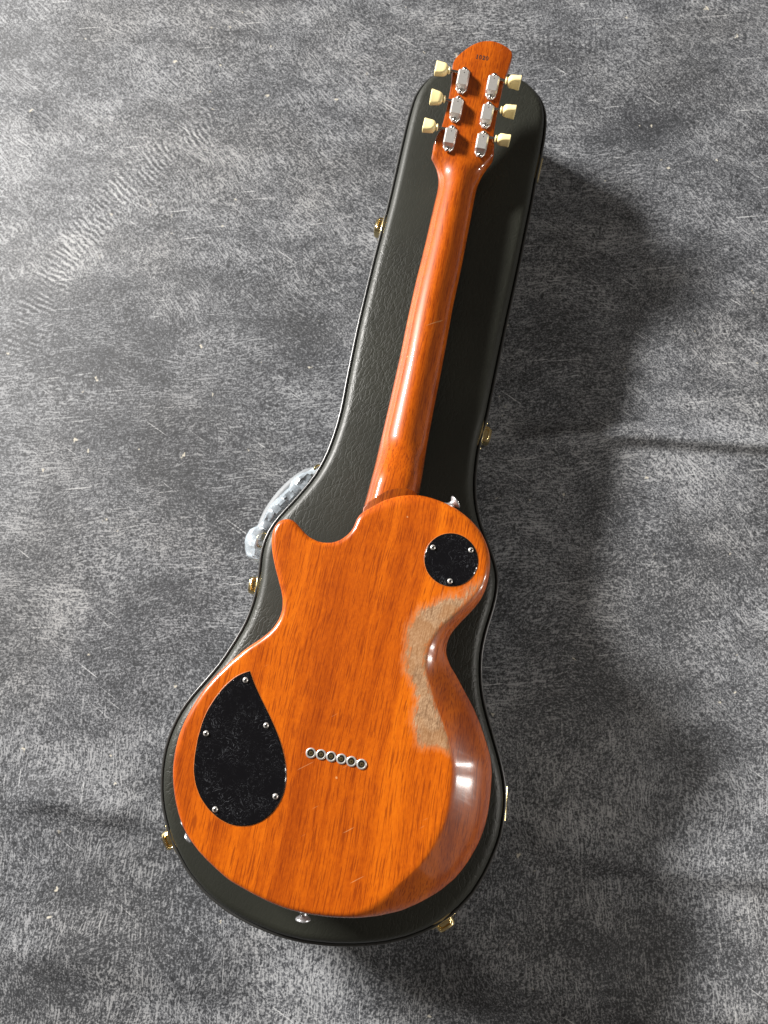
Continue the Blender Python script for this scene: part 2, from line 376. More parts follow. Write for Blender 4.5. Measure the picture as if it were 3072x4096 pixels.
# ------------------------------------------------------------------ materials
def wood(name, seed, worn=False, gloss=0.11, tone=1.0):
    t = NT(name)
    p = t.coord()
    w = t.vmath('ADD', p, (seed, seed * 2.3, 0))
    wob = t.noise(w, 5.0, 2, 0.5, out=1)
    w = t.vmath('ADD', w, t.vmath('SCALE', t.vmath('SUBTRACT', wob, (0.5, 0.5, 0.5)), scale=0.02))
    broad = t.noise(t.mapv(w, scale=(30, 1.0, 8)), 1.0, 3, 0.55)
    band = t.noise(t.mapv(w, scale=(120, 3.0, 20)), 1.0, 3, 0.6)
    fleck = t.noise(t.mapv(w, scale=(480, 190, 300)), 1.0, 2, 0.6)
    pore = t.noise(t.mapv(w, scale=(900, 38, 300)), 1.0, 1, 0.5)
    shim = t.noise(t.mapv(w, scale=(20, 55, 20)), 1.0, 1, 0.5)
    v = t.add(t.mul(broad, 0.48), t.add(t.mul(band, 0.30), t.add(t.mul(fleck, 0.20), t.mul(shim, 0.06))))
    c = t.ramp(t.step(v, 0.26, 0.82), [(0.0, (0.22, 0.031, 0.0008)), (0.35, (0.37, 0.066, 0.001)), (0.65, (0.50, 0.102, 0.0015)), (1.0, (0.62, 0.150, 0.003))])
    c = t.mix(t.mul(t.step(pore, 0.53, 0.64), 0.64), c, (0.17, 0.022, 0.001))
    if tone != 1.0:
        c = t.mix(1.0, c, (tone, tone, tone), 'MULTIPLY')
    # dings: pale nicks where the lacquer is chipped through
    n1 = t.voronoi(t.vmath('ADD', p, (seed * 3.1, 0.7, 0)), 30, 'F1', 'Distance')
    pick = t.noise(p, 16, 1, 0.5)
    ding = t.mul(t.step(t.add(n1, t.mul(t.noise(p, 300, 1), 0.08)), 0.085, 0.06), t.step(pick, 0.52, 0.57))
    sc = t.noise(t.rotscale(p, 0.9, (420, 22, 50)), 1.0, 1, 0.5)
    scm = t.mul(t.step(sc, 0.76, 0.80), t.step(t.noise(p, 9, 1), 0.5, 0.6))
    nick = t.math('MAXIMUM', t.mul(ding, 0.6), t.mul(scm, 0.45))
    c = t.mix(nick, c, (0.62, 0.36, 0.16))
    coat = 1.0
    rough = t.add(0.30, t.mul(band, 0.12))
    coatr = t.add(gloss, t.mul(t.step(t.noise(t.rotscale(p, 0.4, (60, 300, 60)), 1.0, 2), 0.5, 0.75), 0.06 if worn else 0.03))
    hgt = t.mul(pore, 0.25)
    if worn:
        at = t.node('ShaderNodeAttribute', attribute_name='wear').outputs['Fac']
        fib = t.noise(t.mapv(p, scale=(420, 90, 200)), 1.0, 2, 0.7)
        e = t.add(at, t.add(t.mul(t.sub(t.noise(p, 45, 3, 0.65), 0.5), 0.014), t.mul(t.sub(fib, 0.5), 0.016)))
        m = t.step(e, -0.0036, 0.0040)
        edge = t.mul(t.step(e, -0.0090, -0.001), t.sub(1.0, m))
        grit = t.noise(t.rotscale(p, 0.3, (700, 320, 400)), 1.0, 2, 0.7)
        bare = t.ramp(t.add(t.mul(grit, 0.7), t.mul(t.noise(p, 70, 2), 0.3)), [(0.28, (0.16, 0.086, 0.042)), (0.5, (0.32, 0.195, 0.108)), (0.70, (0.50, 0.335, 0.205))])
        bare = t.mix(t.mul(t.step(pore, 0.53, 0.66), 0.45), bare, (0.10, 0.040, 0.014))
        bare = t.mix(t.mul(t.step(t.noise(p, 34, 2), 0.42, 0.62), 0.5), bare, (0.27, 0.120, 0.040))
        c = t.mix(t.mul(edge, 0.40), c, (0.58, 0.22, 0.08))
        c = t.mix(m, c, bare)
        rough = t.lerp(m, rough, 0.60)
        coat = t.lerp(m, 1.0, 0.0)
        hgt = t.add(hgt, t.mul(m, -0.4))
    nb = t.bump(hgt, 0.16, 0.0006)
    return t.set(Base_Color=c, Roughness=rough, Coat_Weight=coat, Coat_Roughness=coatr, Normal=nb, Coat_IOR=1.5, Specular_IOR_Level=0.2,
                 Coat_Normal=t.bump(t.noise(p, 22, 1), 0.08 if worn else 0.02, 0.001))


M_BODY = wood('mahogany_worn', 0.0, True, 0.14)
M_NECK = wood('mahogany_neck', 3.7, False, 0.02, 0.9)


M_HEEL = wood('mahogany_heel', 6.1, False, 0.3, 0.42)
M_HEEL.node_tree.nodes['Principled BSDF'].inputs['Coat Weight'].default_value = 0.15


def leather(name, base, grain):
    t = NT(name)
    p = t.coord()
    q = t.vmath('ADD', p, t.vmath('SCALE', t.vmath('SUBTRACT', t.noise(p, 60, 3, 0.6, out=1), (0.5, 0.5, 0.5)), scale=0.012))
    cell = t.voronoi(t.rotscale(q, 0.45, (190, 62, 120)), 1.0, 'DISTANCE_TO_EDGE')
    cell2 = t.voronoi(t.rotscale(q, -0.15, (320, 150, 200)), 1.0, 'DISTANCE_TO_EDGE')
    m = t.step(t.noise(p, 5.0, 2, 0.5), 0.42, 0.62)
    crease = t.add(t.mul(t.step(cell, 0.0, 0.12), t.add(0.25, t.mul(m, 1.6))), t.mul(t.step(cell2, 0.0, 0.15), t.add(0.08, t.mul(m, 0.35))))
    fine = t.noise(p, 900, 2, 0.6)
    h = t.add(crease, t.mul(fine, 0.12))
    big = t.noise(p, 8, 3, 0.55)
    c = t.mix(t.step(big, 0.3, 0.7), tuple(x * 0.85 for x in base), tuple(x * 1.2 for x in base))
    nb = t.bump(h, 0.24 * grain, 0.0008)
    return t.set(Base_Color=c, Roughness=t.add(0.40, t.mul(fine, 0.12)), Normal=nb, Specular_IOR_Level=0.42)


M_LEATHER = leather('black_tolex', (0.0175, 0.0185, 0.0138), 0.85)
M_LEATHER2 = leather('black_tolex_side', (0.020, 0.020, 0.019), 0.5)


def plain(name, c, rough, metal=0.0, spec=0.5, nscale=200.0, var=0.15, bump=0.0, coat=0.0):
    t = NT(name)
    p = t.coord()
    n = t.noise(p, nscale, 3, 0.6)
    cc = t.mix(n, tuple(x * (1 - var) for x in c), tuple(min(1, x * (1 + var)) for x in c))
    kw = dict(Base_Color=cc, Roughness=t.math('ADD', rough, t.mul(t.sub(n, 0.5), rough * 0.5)), Metallic=metal, Specular_IOR_Level=spec, Coat_Weight=coat)
    if bump:
        kw['Normal'] = t.bump(n, bump, 0.0005)
    return t.set(**kw)


M_NICKEL = plain('aged_nickel', (0.62, 0.60, 0.58), 0.22, 1.0, nscale=420, var=0.2)
M_SATIN = plain('satin_nickel', (0.64, 0.64, 0.66), 0.32, 0.8, nscale=500, var=0.15)
M_HOUSING = plain('brushed_nickel_housing', (0.66, 0.64, 0.61), 0.34, 0.68, nscale=600, var=0.10)
M_BRASS = plain('gold_plated_brass', (0.86, 0.69, 0.36), 0.20, 1.0, nscale=260, var=0.2)
M_IVORY = plain('aged_ivory_plastic', (0.86, 0.72, 0.36), 0.30, 0.0, nscale=90, var=0.10, coat=0.3)
M_BLACK = plain('black_plastic', (0.008, 0.008, 0.008), 0.35)
M_INK = plain('black_ink', (0.012, 0.008, 0.006), 0.9, nscale=900, var=0.4)
M_ROSE = plain('rosewood', (0.07, 0.028, 0.014), 0.5, nscale=120, var=0.4)
M_RIM = plain('lit_recess_edge', (0.42, 0.12, 0.02), 0.4, nscale=300, var=0.2)  # colour of the ring that stands in for the lit wall of the recess
M_GROOVE = plain('near_black_groove', (0.006, 0.006, 0.006), 0.6)  # near-black strips in the seam gap and beside the piping
M_PIPE = plain('smooth_vinyl_piping', (0.030, 0.030, 0.029), 0.30, spec=0.6)


def scratched():
    t = NT('scratched_black_plastic')
    p = t.coord()
    wv = t.vmath('ADD', p, t.vmath('SCALE', t.vmath('SUBTRACT', t.noise(p, 55, 2, 0.5, out=1), (0.5, 0.5, 0.5)), scale=0.03))
    ms = None
    for k, r in enumerate((0.2, 1.1, 2.2)):
        s = t.noise(t.rotscale(t.vmath('ADD', wv, (k * 1.7, 0, 0)), r, (1700, 260, 100)), 1.0, 1, 0.5)
        s = t.step(s, 0.66, 0.74)
        ms = s if ms is None else t.math('MAXIMUM', ms, s)
    cl = t.step(t.noise(p, 38, 3, 0.6), 0.30, 0.70)
    m = t.mul(ms, cl)
    c = t.mix(m, (0.003, 0.003, 0.004), (0.060, 0.063, 0.070))
    return t.set(Base_Color=c, Roughness=t.lerp(m, 0.10, 0.40), Normal=t.bump(t.add(t.mul(m, -0.4), t.mul(t.noise(p, 16, 2), 1.5)), 0.12, 0.0008), Specular_IOR_Level=0.5)


M_COVER = scratched()


def film_mat():
    t = NT('clear_plastic_film')
    p = t.coord()
    n = t.noise(p, 50, 2, 0.6)
    wr = t.noise(t.rotscale(p, 0.75, (40, 130, 80)), 1.0, 3, 0.6)
    a = t.add(0.46, t.mul(t.step(wr, 0.46, 0.66), 0.26))
    return t.set(Base_Color=(0.50, 0.57, 0.63), Roughness=0.22, Alpha=a, Specular_IOR_Level=0.9,
                 Normal=t.bump(t.add(wr, n), 0.35, 0.003), Coat_Weight=0.8, Coat_Roughness=0.05)


M_FILM = film_mat()
M_GRIP = plain('lightened_leather_grip', (0.16, 0.17, 0.18), 0.6)  # dark leather painted lighter grey to lift the shade under the film


def backdrop_mat():
    """charcoal cloth printed with scumbled grey plaster: speckle, trowel streaks, combed ridges, chips"""
    t = NT('painted_backdrop')
    p0 = t.coord()
    xyz = sepxyz(t, p0)
    X, Y = xyz[0], xyz[1]
    jit = t.vmath('SUBTRACT', t.noise(p0, 7, 2, 0.5, out=1), (0.5, 0.5, 0.5))
    p = t.vmath('ADD', p0, t.vmath('SCALE', jit, scale=0.05))
    # where each brush direction rules
    f1 = t.noise(t.vmath('ADD', p0, (3, 1, 0)), 2.6, 2, 0.5)
    f2 = t.noise(t.vmath('ADD', p0, (8, 5, 0)), 3.1, 2, 0.5)
    low = t.step(t.add(t.mul(Y, -1.4), t.mul(f1, 0.7)), 0.25, 0.65)        # towards the bottom: upright strokes
    diag = t.mul(t.step(t.add(t.mul(Y, 1.0), t.mul(f2, 0.8)), 0.75, 1.05), t.step(t.add(X, t.mul(f1, 0.5)), 0.42, 0.2))
    rgt = t.step(t.add(X, t.mul(f2, 0.6)), 0.55, 0.80)

    def strokes(sc, el, seed, det, rgh):
        q = t.vmath('ADD', p, (seed, seed * 0.37, 0))
        hz = t.noise(t.rotscale(q, -0.06, (sc / el, sc, sc)), 1.0, det, rgh)
        dg = t.noise(t.rotscale(q, 0.85, (sc / el, sc, sc)), 1.0, det, rgh)
        vt = t.noise(t.rotscale(q, 1.62, (sc / el, sc, sc)), 1.0, det, rgh)
        v = t.lerp(t.math('MAXIMUM', diag, t.mul(rgt, 0.8)), hz, dg)
        return t.lerp(low, v, vt)

    iso = t.noise(p, 400, 2, 0.7)
    worm = t.math('ABSOLUTE', t.sub(t.noise(t.vmath('ADD', p, (2, 9, 0)), 260, 1, 0.5, dist=0.6), 0.5))
    st = strokes(430, 2.8, 1.0, 1.5, 0.65)
    st2 = strokes(520, 16.0, 4.0, 0.0, 0.5)
    mot = t.noise(t.rotscale(p, 0.1, (8, 15, 10)), 1.0, 4, 0.7)
    mot2 = t.noise(t.rotscale(p, 0.25, (2.0, 4.2, 1)), 1.0, 2, 0.6)
    fine = t.add(t.mul(iso, 0.58), t.mul(st, 0.42))
    fine = t.add(fine, t.step(worm, 0.0, 0.08, 0.10, 0.0))
    fine = t.add(fine, t.mul(t.step(st2, 0.54, 0.78), t.step(mot, 0.40, 0.62, 0.04, 0.20)))
    v = t.add(t.mul(t.sub(mot, 0.5), 0.55), t.mul(t.sub(mot2, 0.5), 0.30))      # how thickly the pale paint covers
    # dark pits
    pit = t.voronoi(p, 95, 'F1', 'Distance')
    pc = t.voronoi(p, 95, 'F1', 'Color')
    pit = t.mul(t.step(pit, 0.30, 0.14), t.step(sepxyz(t, pc)[0], 0.5, 0.62))
    v = t.sub(v, t.mul(pit, 0.22))
    # patches the print has at these places
    for (x, y, r, a) in PATCHES:
        d = t.vmath('DISTANCE', t.vmath('ADD', p0, t.vmath('SCALE', jit, scale=0.12)), (x, y, 0))
        v = t.add(v, t.step(d, r, 0.0, 0.0, a))
    # combed ridges along arcs
    n14, n30, n40 = t.noise(p0, 14, 2), t.noise(p0, 30, 3, 0.6), t.noise(p0, 40, 2)
    for (cx, cy, rad, wd, sp, sl, amp, a0, a1) in COMBS:
        dx, dy = t.sub(X, cx), t.sub(Y, cy)
        r = t.math('SQRT', t.add(t.mul(dx, dx), t.mul(dy, dy)))
        th = t.math('ARCTAN2', dy, dx)
        dr = t.add(t.sub(r, rad), t.mul(t.sub(n14, 0.5), 0.03))
        mk = t.mul(t.step(t.math('ABSOLUTE', dr), wd, wd * 0.45), t.mul(t.step(th, a0, a0 + 0.12), t.step(th, a1, a1 - 0.12)))
        mk = t.mul(mk, t.step(n30, 0.36, 0.56))
        ph = t.add(t.mul(th, rad * 6.2832 / sp), t.add(t.mul(dr, sl), t.mul(n40, 9.0)))
        v = t.add(v, t.mul(t.mul(t.math('SINE', ph), mk), amp))
    # long pale scratches
    for k, (rot, lo, hi) in enumerate(((-0.10, 0.70, 0.77), (0.62, 0.715, 0.78), (1.60, 0.70, 0.77))):
        s = t.noise(t.rotscale(t.vmath('ADD', p0, (k * 2.1, k, 0)), rot, (13, 430, 100)), 1.0, 1, 0.5)
        m = (t.sub(1.0, low), 1.0, low)[k]
        s = t.mul(t.step(s, lo, hi), m)
        s = t.mul(s, t.step(t.noise(t.vmath('ADD', p0, (k * 3, 7, 0)), 11, 2), 0.42, 0.60))
        v = t.add(v, t.mul(s, 0.42))
    # cream chips
    ch = t.voronoi(t.vmath('ADD', p, t.vmath('SCALE', t.vmath('SUBTRACT', t.noise(p0, 160, 2, out=1), (0.5, 0.5, 0.5)), scale=0.012)), 62, 'F1', 'Distance')
    cc = sepxyz(t, t.voronoi(p, 62, 'F1', 'Color'))
    chip = t.mul(t.step(ch, 0.17, 0.11), t.step(t.add(cc[1], t.mul(t.step(mot, 0.5, 0.7), 0.05)), 0.955, 0.965))
    thr = t.sub(0.545, t.mul(v, 0.38))
    cover_ = t.step(fine, t.sub(thr, 0.15), t.add(thr, 0.15))
    lum = t.add(t.mul(cover_, t.add(0.60, t.mul(v, 0.40))), t.add(t.mul(t.sub(iso, 0.5), 0.30), t.add(0.17, t.mul(v, 0.20))))
    c = t.ramp(lum, [(0.0, (0.010, 0.0106, 0.0120)), (0.25, (0.040, 0.0425, 0.0475)), (0.5, (0.104, 0.108, 0.117)), (0.75, (0.215, 0.221, 0.232)), (1.0, (0.41, 0.417, 0.425))])
    tint = t.step(t.noise(t.vmath('ADD', p0, (1, 8, 0)), 3.5, 3, 0.6), 0.42, 0.66)
    c = t.mix(t.mul(tint, 0.3), c, t.mix(1.0, c, (1.05, 0.99, 0.90), 'MULTIPLY'))
    c = t.mix(t.mul(chip, 0.75), c, (0.56, 0.52, 0.43))
    weave = t.noise(p0, 700, 1, 0.5)
    nb = t.bump(weave, 0.10, 0.0005)
    return t.set(Base_Color=c, Roughness=0.62, Normal=nb, Specular_IOR_Level=0.35)

# (x, y, radius, strength) of lighter and darker areas in the print
PATCHES = [(-0.45, 0.33, 0.30, -0.05), (-0.44, 0.077, 0.05, 0.24), (-0.47, 0.64, 0.18, 0.03), (-0.36, 0.46, 0.16, -0.06),
           (-0.26, 0.26, 0.18, -0.14), (-0.14, 0.50, 0.12, -0.10), (-0.62, 0.98, 0.18, -0.12), (-0.28, 0.06, 0.16, -0.10),
           (0.46, 0.30, 0.14, 0.10), (0.42, 0.12, 0.12, -0.12), (0.40, 0.84, 0.16, -0.12),
           (-0.10, -0.44, 0.16, 0.08), (0.30, -0.42, 0.25, -0.08), (-0.36, -0.30, 0.22, -0.08)]
# (centre x, y, radius, half width, spacing, slant, strength, from, to)
COMBS = [(0.0715, 0.3236, 0.625, 0.034, 0.0085, 90.0, 0.20, 2.10, 3.02),
         (0.0715, 0.3236, 0.50, 0.026, 0.0075, 90.0, 0.06, 1.75, 2.20),
         (0.30, 0.30, 0.69, 0.035, 0.0085, 20.0, 0.07, 1.35, 1.85),
         (0.40, 0.42, 0.66, 0.030, 0.0080, -30.0, 0.06, 0.95, 1.75)]
M_DROP = backdrop_mat()

# ------------------------------------------------------------------ backdrop cloth
# soft folds: polyline, height, half width, asymmetry
FOLDS = [([(0.16, 0.312), (0.27, 0.318), (0.37, 0.3165), (0.46, 0.309), (0.56, 0.302), (0.8, 0.29)], 0.0125, 0.0085, 0.10),
         ([(0.13, -0.229), (0.19, -0.226), (0.26, -0.236), (0.33, -0.252), (0.42, -0.262), (0.6, -0.27)], 0.0095, 0.014, 0.10),
         ([(0.02, -0.385), (0.10, -0.382), (0.20, -0.395), (0.31, -0.41), (0.5, -0.415), (0.8, -0.40)], 0.016, 0.030, 0.12),
         ([(-0.50, -0.168), (-0.42, -0.176), (-0.36, -0.190), (-0.29, -0.196)], 0.007, 0.012, 0.06),
         ([(-0.50, -0.345), (-0.40, -0.352), (-0.28, -0.372), (-0.15, -0.385)], 0.007, 0.022, 0.10),
         ([(-0.75, 0.885), (-0.60, 0.858), (-0.52, 0.825)], 0.005, 0.012, 0.05)]


def axis_lines(lo, hi, step, far):
    a = list(np.arange(lo, hi + 1e-6, step))
    g, x = step, lo
    pre = []
    while x > -far:
        g *= 1.35
        x -= g
        pre.append(x)
    g, x = step, a[-1]
    post = []
    while x < far:
        g *= 1.35
        x += g
        post.append(x)
    return np.array(pre[::-1] + a + post)


gx = axis_lines(-0.75, 0.75, 0.0075, 1.9)
gy = axis_lines(-0.55, 1.15, 0.0040, 2.1)
GX, GY = np.meshgrid(gx, gy)
pts = np.stack([GX.ravel(), GY.ravel()], 1)
hz = np.zeros(len(pts))
for line, hgt, wid, fade in FOLDS:
    line = np.array(line)
    d = np.full(len(pts), 1e9)
    sgn = np.zeros(len(pts))
    for a, b in zip(line[:-1], line[1:]):
        ab = b - a
        t = np.clip(((pts - a) @ ab) / (ab @ ab), 0, 1)
        q = pts - (a + t[:, None] * ab)
        dd = np.linalg.norm(q, axis=1)
        s = np.sign(ab[0] * q[:, 1] - ab[1] * q[:, 0])
        m = dd < d
        d[m] = dd[m]
        sgn[m] = s[m]
    w = np.where(sgn > 0, wid * 1.6, wid * 0.8)
    along = (pts[:, 0] - line[0, 0])
    k = np.clip(along / max(fade, 1e-3), 0, 1)
    k2 = np.clip((line[-1, 0] - pts[:, 0]) / max(fade, 1e-3), 0, 1)
    k, k2 = k * k * (3 - 2 * k), k2 * k2 * (3 - 2 * k2)
    hz += hgt * k * k2 * np.exp(-0.5 * (d / w) ** 2)
for i, (x, y) in enumerate(pts):
    hz[i] += 0.0012 * mnoise.noise((x * 5.0, y * 9.0, 3.3)) + 0.0005 * mnoise.noise((x * 13, y * 17, 1.3))
# pressed flat under the case
cpoly = np.array(CASE) * S
near = inside(pts, cpoly)
dcase = polydist(pts[::1], cpoly[::4])
press = np.where(near, 0.0, np.clip(dcase / 0.04, 0, 1))
hz = np.minimum(hz, 0.02) * press - 0.0035
nx, ny = len(gx), len(gy)
mb = MB()
mb.v = [(float(x), float(y), float(z)) for (x, y), z in zip(pts, hz)]
mb.f = [(j * nx + i, j * nx + i + 1, (j + 1) * nx + i + 1, (j + 1) * nx + i) for j in range(ny - 1) for i in range(nx - 1)]
drop = mb.build('backdrop', M_DROP, None, smooth=180)
tag(drop, 'charcoal backdrop cloth scumbled with pale grey strokes', kind='structure')

# ------------------------------------------------------------------ guitar case
case = empty('guitar_case', (-0.02, 0.2, 0))
tag(case, 'black leather-grain hard guitar case lying flat beneath the orange guitar', 'guitar case')
CO = np.array((-0.02, 0.2))
cn = inward(cpoly)


def cring(d, z):
    q = cpoly + cn * d - CO
    return [(x, y, z) for x, y in q]


shell = MB()
shell.grid([cring(0.016, 0.0), cring(0.008, 0.002), cring(0.0045, 0.008), cring(0.0045, 0.054), cring(0.0055, 0.0555), cring(0.012, 0.0555)], True, True, False)
shell.build('bottom_shell', M_LEATHER2, case, 50)
seam = MB()
seam.grid([cring(0.007, 0.0553), cring(0.0068, 0.0597), cring(0.010, 0.0600)], True)
seam.build('seam_strip', M_GROOVE, case, 50)
lid = MB()
prof = [(0.012, 0.0595), (0.0055, 0.0595), (0.0042, 0.061), (0.0042, 0.0945), (0.0060, 0.0965)]
lid.grid([cring(d, z) for d, z in prof], True)
# the padded top: rounded edge, shallow crown
r_e = 0.011
prof2 = [(0.0062, 0.0950), (0.0052, 0.0985)]
for k in range(0, 7):
    a = R(90) * k / 6
    prof2.append((0.0050 + r_e * (1 - math.cos(a)), 0.1005 + r_e * 1.15 * math.sin(a)))
rings = [cring(d, z) for d, z in prof2]
lid.grid(rings, True)
inner = cpoly + cn * prof2[-1][0]
V, F = fill(inner, 0.010, 0.006)
dd = polydist(V, inner[::2])
zt = prof2[-1][1] + 0.0032 * (1 - np.exp(-dd / 0.05))
b0 = len(lid.v)
lid.v += [(x - CO[0], y - CO[1], z) for (x, y), z in zip(V, zt)]
lid.f += [tuple(b0 + i for i in f) for f in F]
lido = lid.build('lid', M_LEATHER, case, 60)
bmx = bmesh.new()
bmx.from_mesh(lido.data)
bmesh.ops.remove_doubles(bmx, verts=bmx.verts, dist=1e-5)
bmesh.ops.recalc_face_normals(bmx, faces=bmx.faces)
bmx.to_mesh(lido.data)
bmx.free()
pipe = MB()
pr = []
for k in range(9):
    a = R(-60 + 240 * k / 8)
    pr.append((0.0020 - 0.0020 * math.cos(a), 0.0985 + 0.0021 * math.sin(a)))
pipe.grid([cring(d, z) for d, z in pr], True)
pipe.build('piping', M_PIPE, case, 80)
groove = MB()
groove.grid([cring(0.0035, 0.0968), cring(0.0066, 0.0968)], True)
groove.build('welt_groove', M_GROOVE, case)


def rim_frame(p):
    """nearest rim point, outward and along directions"""
    i = int(np.argmin(np.linalg.norm(cpoly - np.array(p), axis=1)))
    o = -cn[i]
    return cpoly[i], Vector((o[0], o[1], 0)), Vector((-o[1], o[0], 0))


def latch(p, big=True):
    q, out, along = rim_frame(p)
    M = Matrix((along, Vector((0, 0, 1)), out)).transposed().to_4x4()   # local x along rim, y up, z outward
    M.translation = Vector((q[0] - CO[0], q[1] - CO[1], 0.085)) - out * 0.0045
    b = MB()
    n = 24
    ring = []
    for k in range(n):
        a = 2 * math.pi * k / n
        ring.append((0.0225 * math.copysign(abs(math.cos(a)) ** 0.7, math.cos(a)), 0.0155 * math.copysign(abs(math.sin(a)) ** 0.8, math.sin(a))))
    b.grid([[tuple(M @ Vector((x * s, y * s, z))) for x, y in ring] for s, z in ((1, 0), (1, 0.0040), (0.92, 0.0052), (0.80, 0.0055))], True, False, True)
    base = b.build('latch', M_BRASS, case, 50)
    if big:
        l = MB()
        prof = []
        ring = [(0.0110 * math.copysign(abs(math.cos(a)) ** 0.75, math.cos(a)), 0.0115 * math.copysign(abs(math.sin(a)) ** 0.6, math.sin(a))) for a in [2 * math.pi * k / 20 for k in range(20)]]
        l.grid([[tuple(M @ Vector((x * s, y * s + 0.001, z))) for x, y in ring] for s, z in ((1, 0.0032), (1, 0.0110), (0.93, 0.0136), (0.70, 0.0146), (0.62, 0.0134))], True, False, True)
        l.build('lever', M_BRASS, base, 50)
        h = MB()
        h.tube([M @ Vector((x, 0.0135, z)) for x, z in ((-0.0085, 0.0035), (-0.0085, 0.0090), (-0.006, 0.0108), (0.006, 0.0108), (0.0085, 0.0090), (0.0085, 0.0035))], 0.0011, 8)
        h.build('hook', M_BRASS, base, 60)
        for sx in (-0.0178, 0.0178):
            s = MB()
            T = M @ Matrix.Translation((sx, 0.002, 0.005))
            s.lathe([(0.0024, 0), (0.0023, 0.0008), (0.0014, 0.0014), (0.0001, 0.0016)], 12, T)
            s.build('rivet', M_BRASS, base, 60)
    return base


lp = [np.array(p) * S for p in LATCH]
for i in range(5):
    latch(lp[i])


def hinge(p):
    q, out, along = rim_frame(p)
    M = Matrix((along, Vector((0, 0, 1)), out)).transposed().to_4x4()
    M.translation = Vector((q[0] - CO[0], q[1] - CO[1], 0.076)) - out * 0.0045
    b = MB()
    b.box((0, 0.006, 0.0010), (0.040, 0.030, 0.002), M)
    base = b.build('hinge', M_BRASS, case, 40, bevel=0.0005)
    k = MB()
    k.tube([M @ Vector((x, 0.012, 0.0042)) for x in (-0.019, -0.006, 0.006, 0.019)], 0.0030, 12)
    k.build('hinge_knuckle', M_BRASS, base, 60)
    return base


hinge(lp[5])
hinge(lp[6])

# handle on the left flank: leather grip hung from two brass rings
fp = np.array(FILM) * S
ga, ga_o, ga_a = rim_frame((-0.085, 0.245))
gb, gb_o, gb_a = rim_frame((-0.160, 0.152))
A, B = Vector((*(ga - CO), 0.074)), Vector((*(gb - CO), 0.074))
outv = ((ga_o + gb_o) * 0.5).normalized()
grip = []
for k in range(15):
    s = k / 14
    grip.append(A.lerp(B, s) + outv * (0.008 + 0.016 * math.sin(math.pi * s) ** 0.6) + Vector((0, 0, -0.004 * math.sin(math.pi * s))))
g = MB()
g.tube(grip, [0.0045 + 0.0035 * math.sin(math.pi * k / 14) ** 0.5 for k in range(15)], 12)
handle = g.build('handle', M_GRIP, case, 60)
for c, o, a, rk in ((A, ga_o, ga_a, 0.55), (B, gb_o, gb_a, 1.0)):
    rr = MB()
    rr.tube([c + o * (0.0050 + 0.0050 * math.cos(t)) * rk + a * (0.0095 * rk * math.sin(t)) + Vector((0, 0, 0.004 * math.cos(t) + 0.012)) for t in [2 * math.pi * k / 20 for k in range(21)]], 0.0015, 8)
    rr.build('handle_ring', M_BRASS, handle, 60)
    mm = MB()
    Mx = Matrix((a, Vector((0, 0, 1)), o)).transposed().to_4x4()
    Mx.translation = c - o * 0.003
    mm.box((0, 0.004, 0.0022), (0.020, 0.022, 0.0044), Mx)
    mm.build('handle_mount', M_BRASS, handle, 40, bevel=0.0012)

# crumpled clear film round the handle: its own thing
film = MB()
rng = random.Random(4)
fd = np.r_[0, np.cumsum(np.linalg.norm(np.diff(fp, axis=0), axis=1))]
NFR, NSG = 64, 22
rings = []
for i in range(NFR):
    s = i / (NFR - 1)
    o = Vector((np.interp(s * fd[-1], fd, fp[:, 0]), np.interp(s * fd[-1], fd, fp[:, 1]), 0))
    j = int(np.argmin(np.linalg.norm(cpoly - np.array(o[:2]), axis=1)))
    e = Vector((*(cpoly[j] + cn[j] * 0.002), 0))
    c = (o + e) / 2
    hw = (o - e).length / 2
    d = (o - e).normalized() if hw > 1e-4 else Vector((-1, 0, 0))
    hh = 0.011 + 0.003 * math.sin(math.pi * s)
    ring = []
    for k in range(NSG):
        a = 2 * math.pi * k / NSG
        w = 1.0 + 0.20 * (mnoise.noise((s * 15, math.cos(a) * 1.6 + 3, math.sin(a) * 1.6)) + 0.6 * mnoise.noise((s * 38, math.cos(a) * 3, math.sin(a) * 3 + 9)))
        if math.cos(a) > 0.6:
            w = 1 + (w - 1) * 0.35
        ring.append(tuple(c + d * (math.cos(a) * hw * w) + Vector((0, 0, 0.080 + math.sin(a) * hh * w))))
    rings.append(ring)
film.grid(rings, True, True, True)
fo = film.build('plastic_wrap', M_FILM, None, smooth=24)
tag(fo, 'crumpled clear plastic film wrapped around the case handle', 'plastic wrap')

# ------------------------------------------------------------------ guitar
gtr = empty('electric_guitar', (ORG[0], ORG[1], LID), ANG)
tag(gtr, 'orange-brown mahogany single-cutaway electric guitar lying face down on the black case', 'guitar')


def P3(u, v, z):
    return (v, u, z - LID)


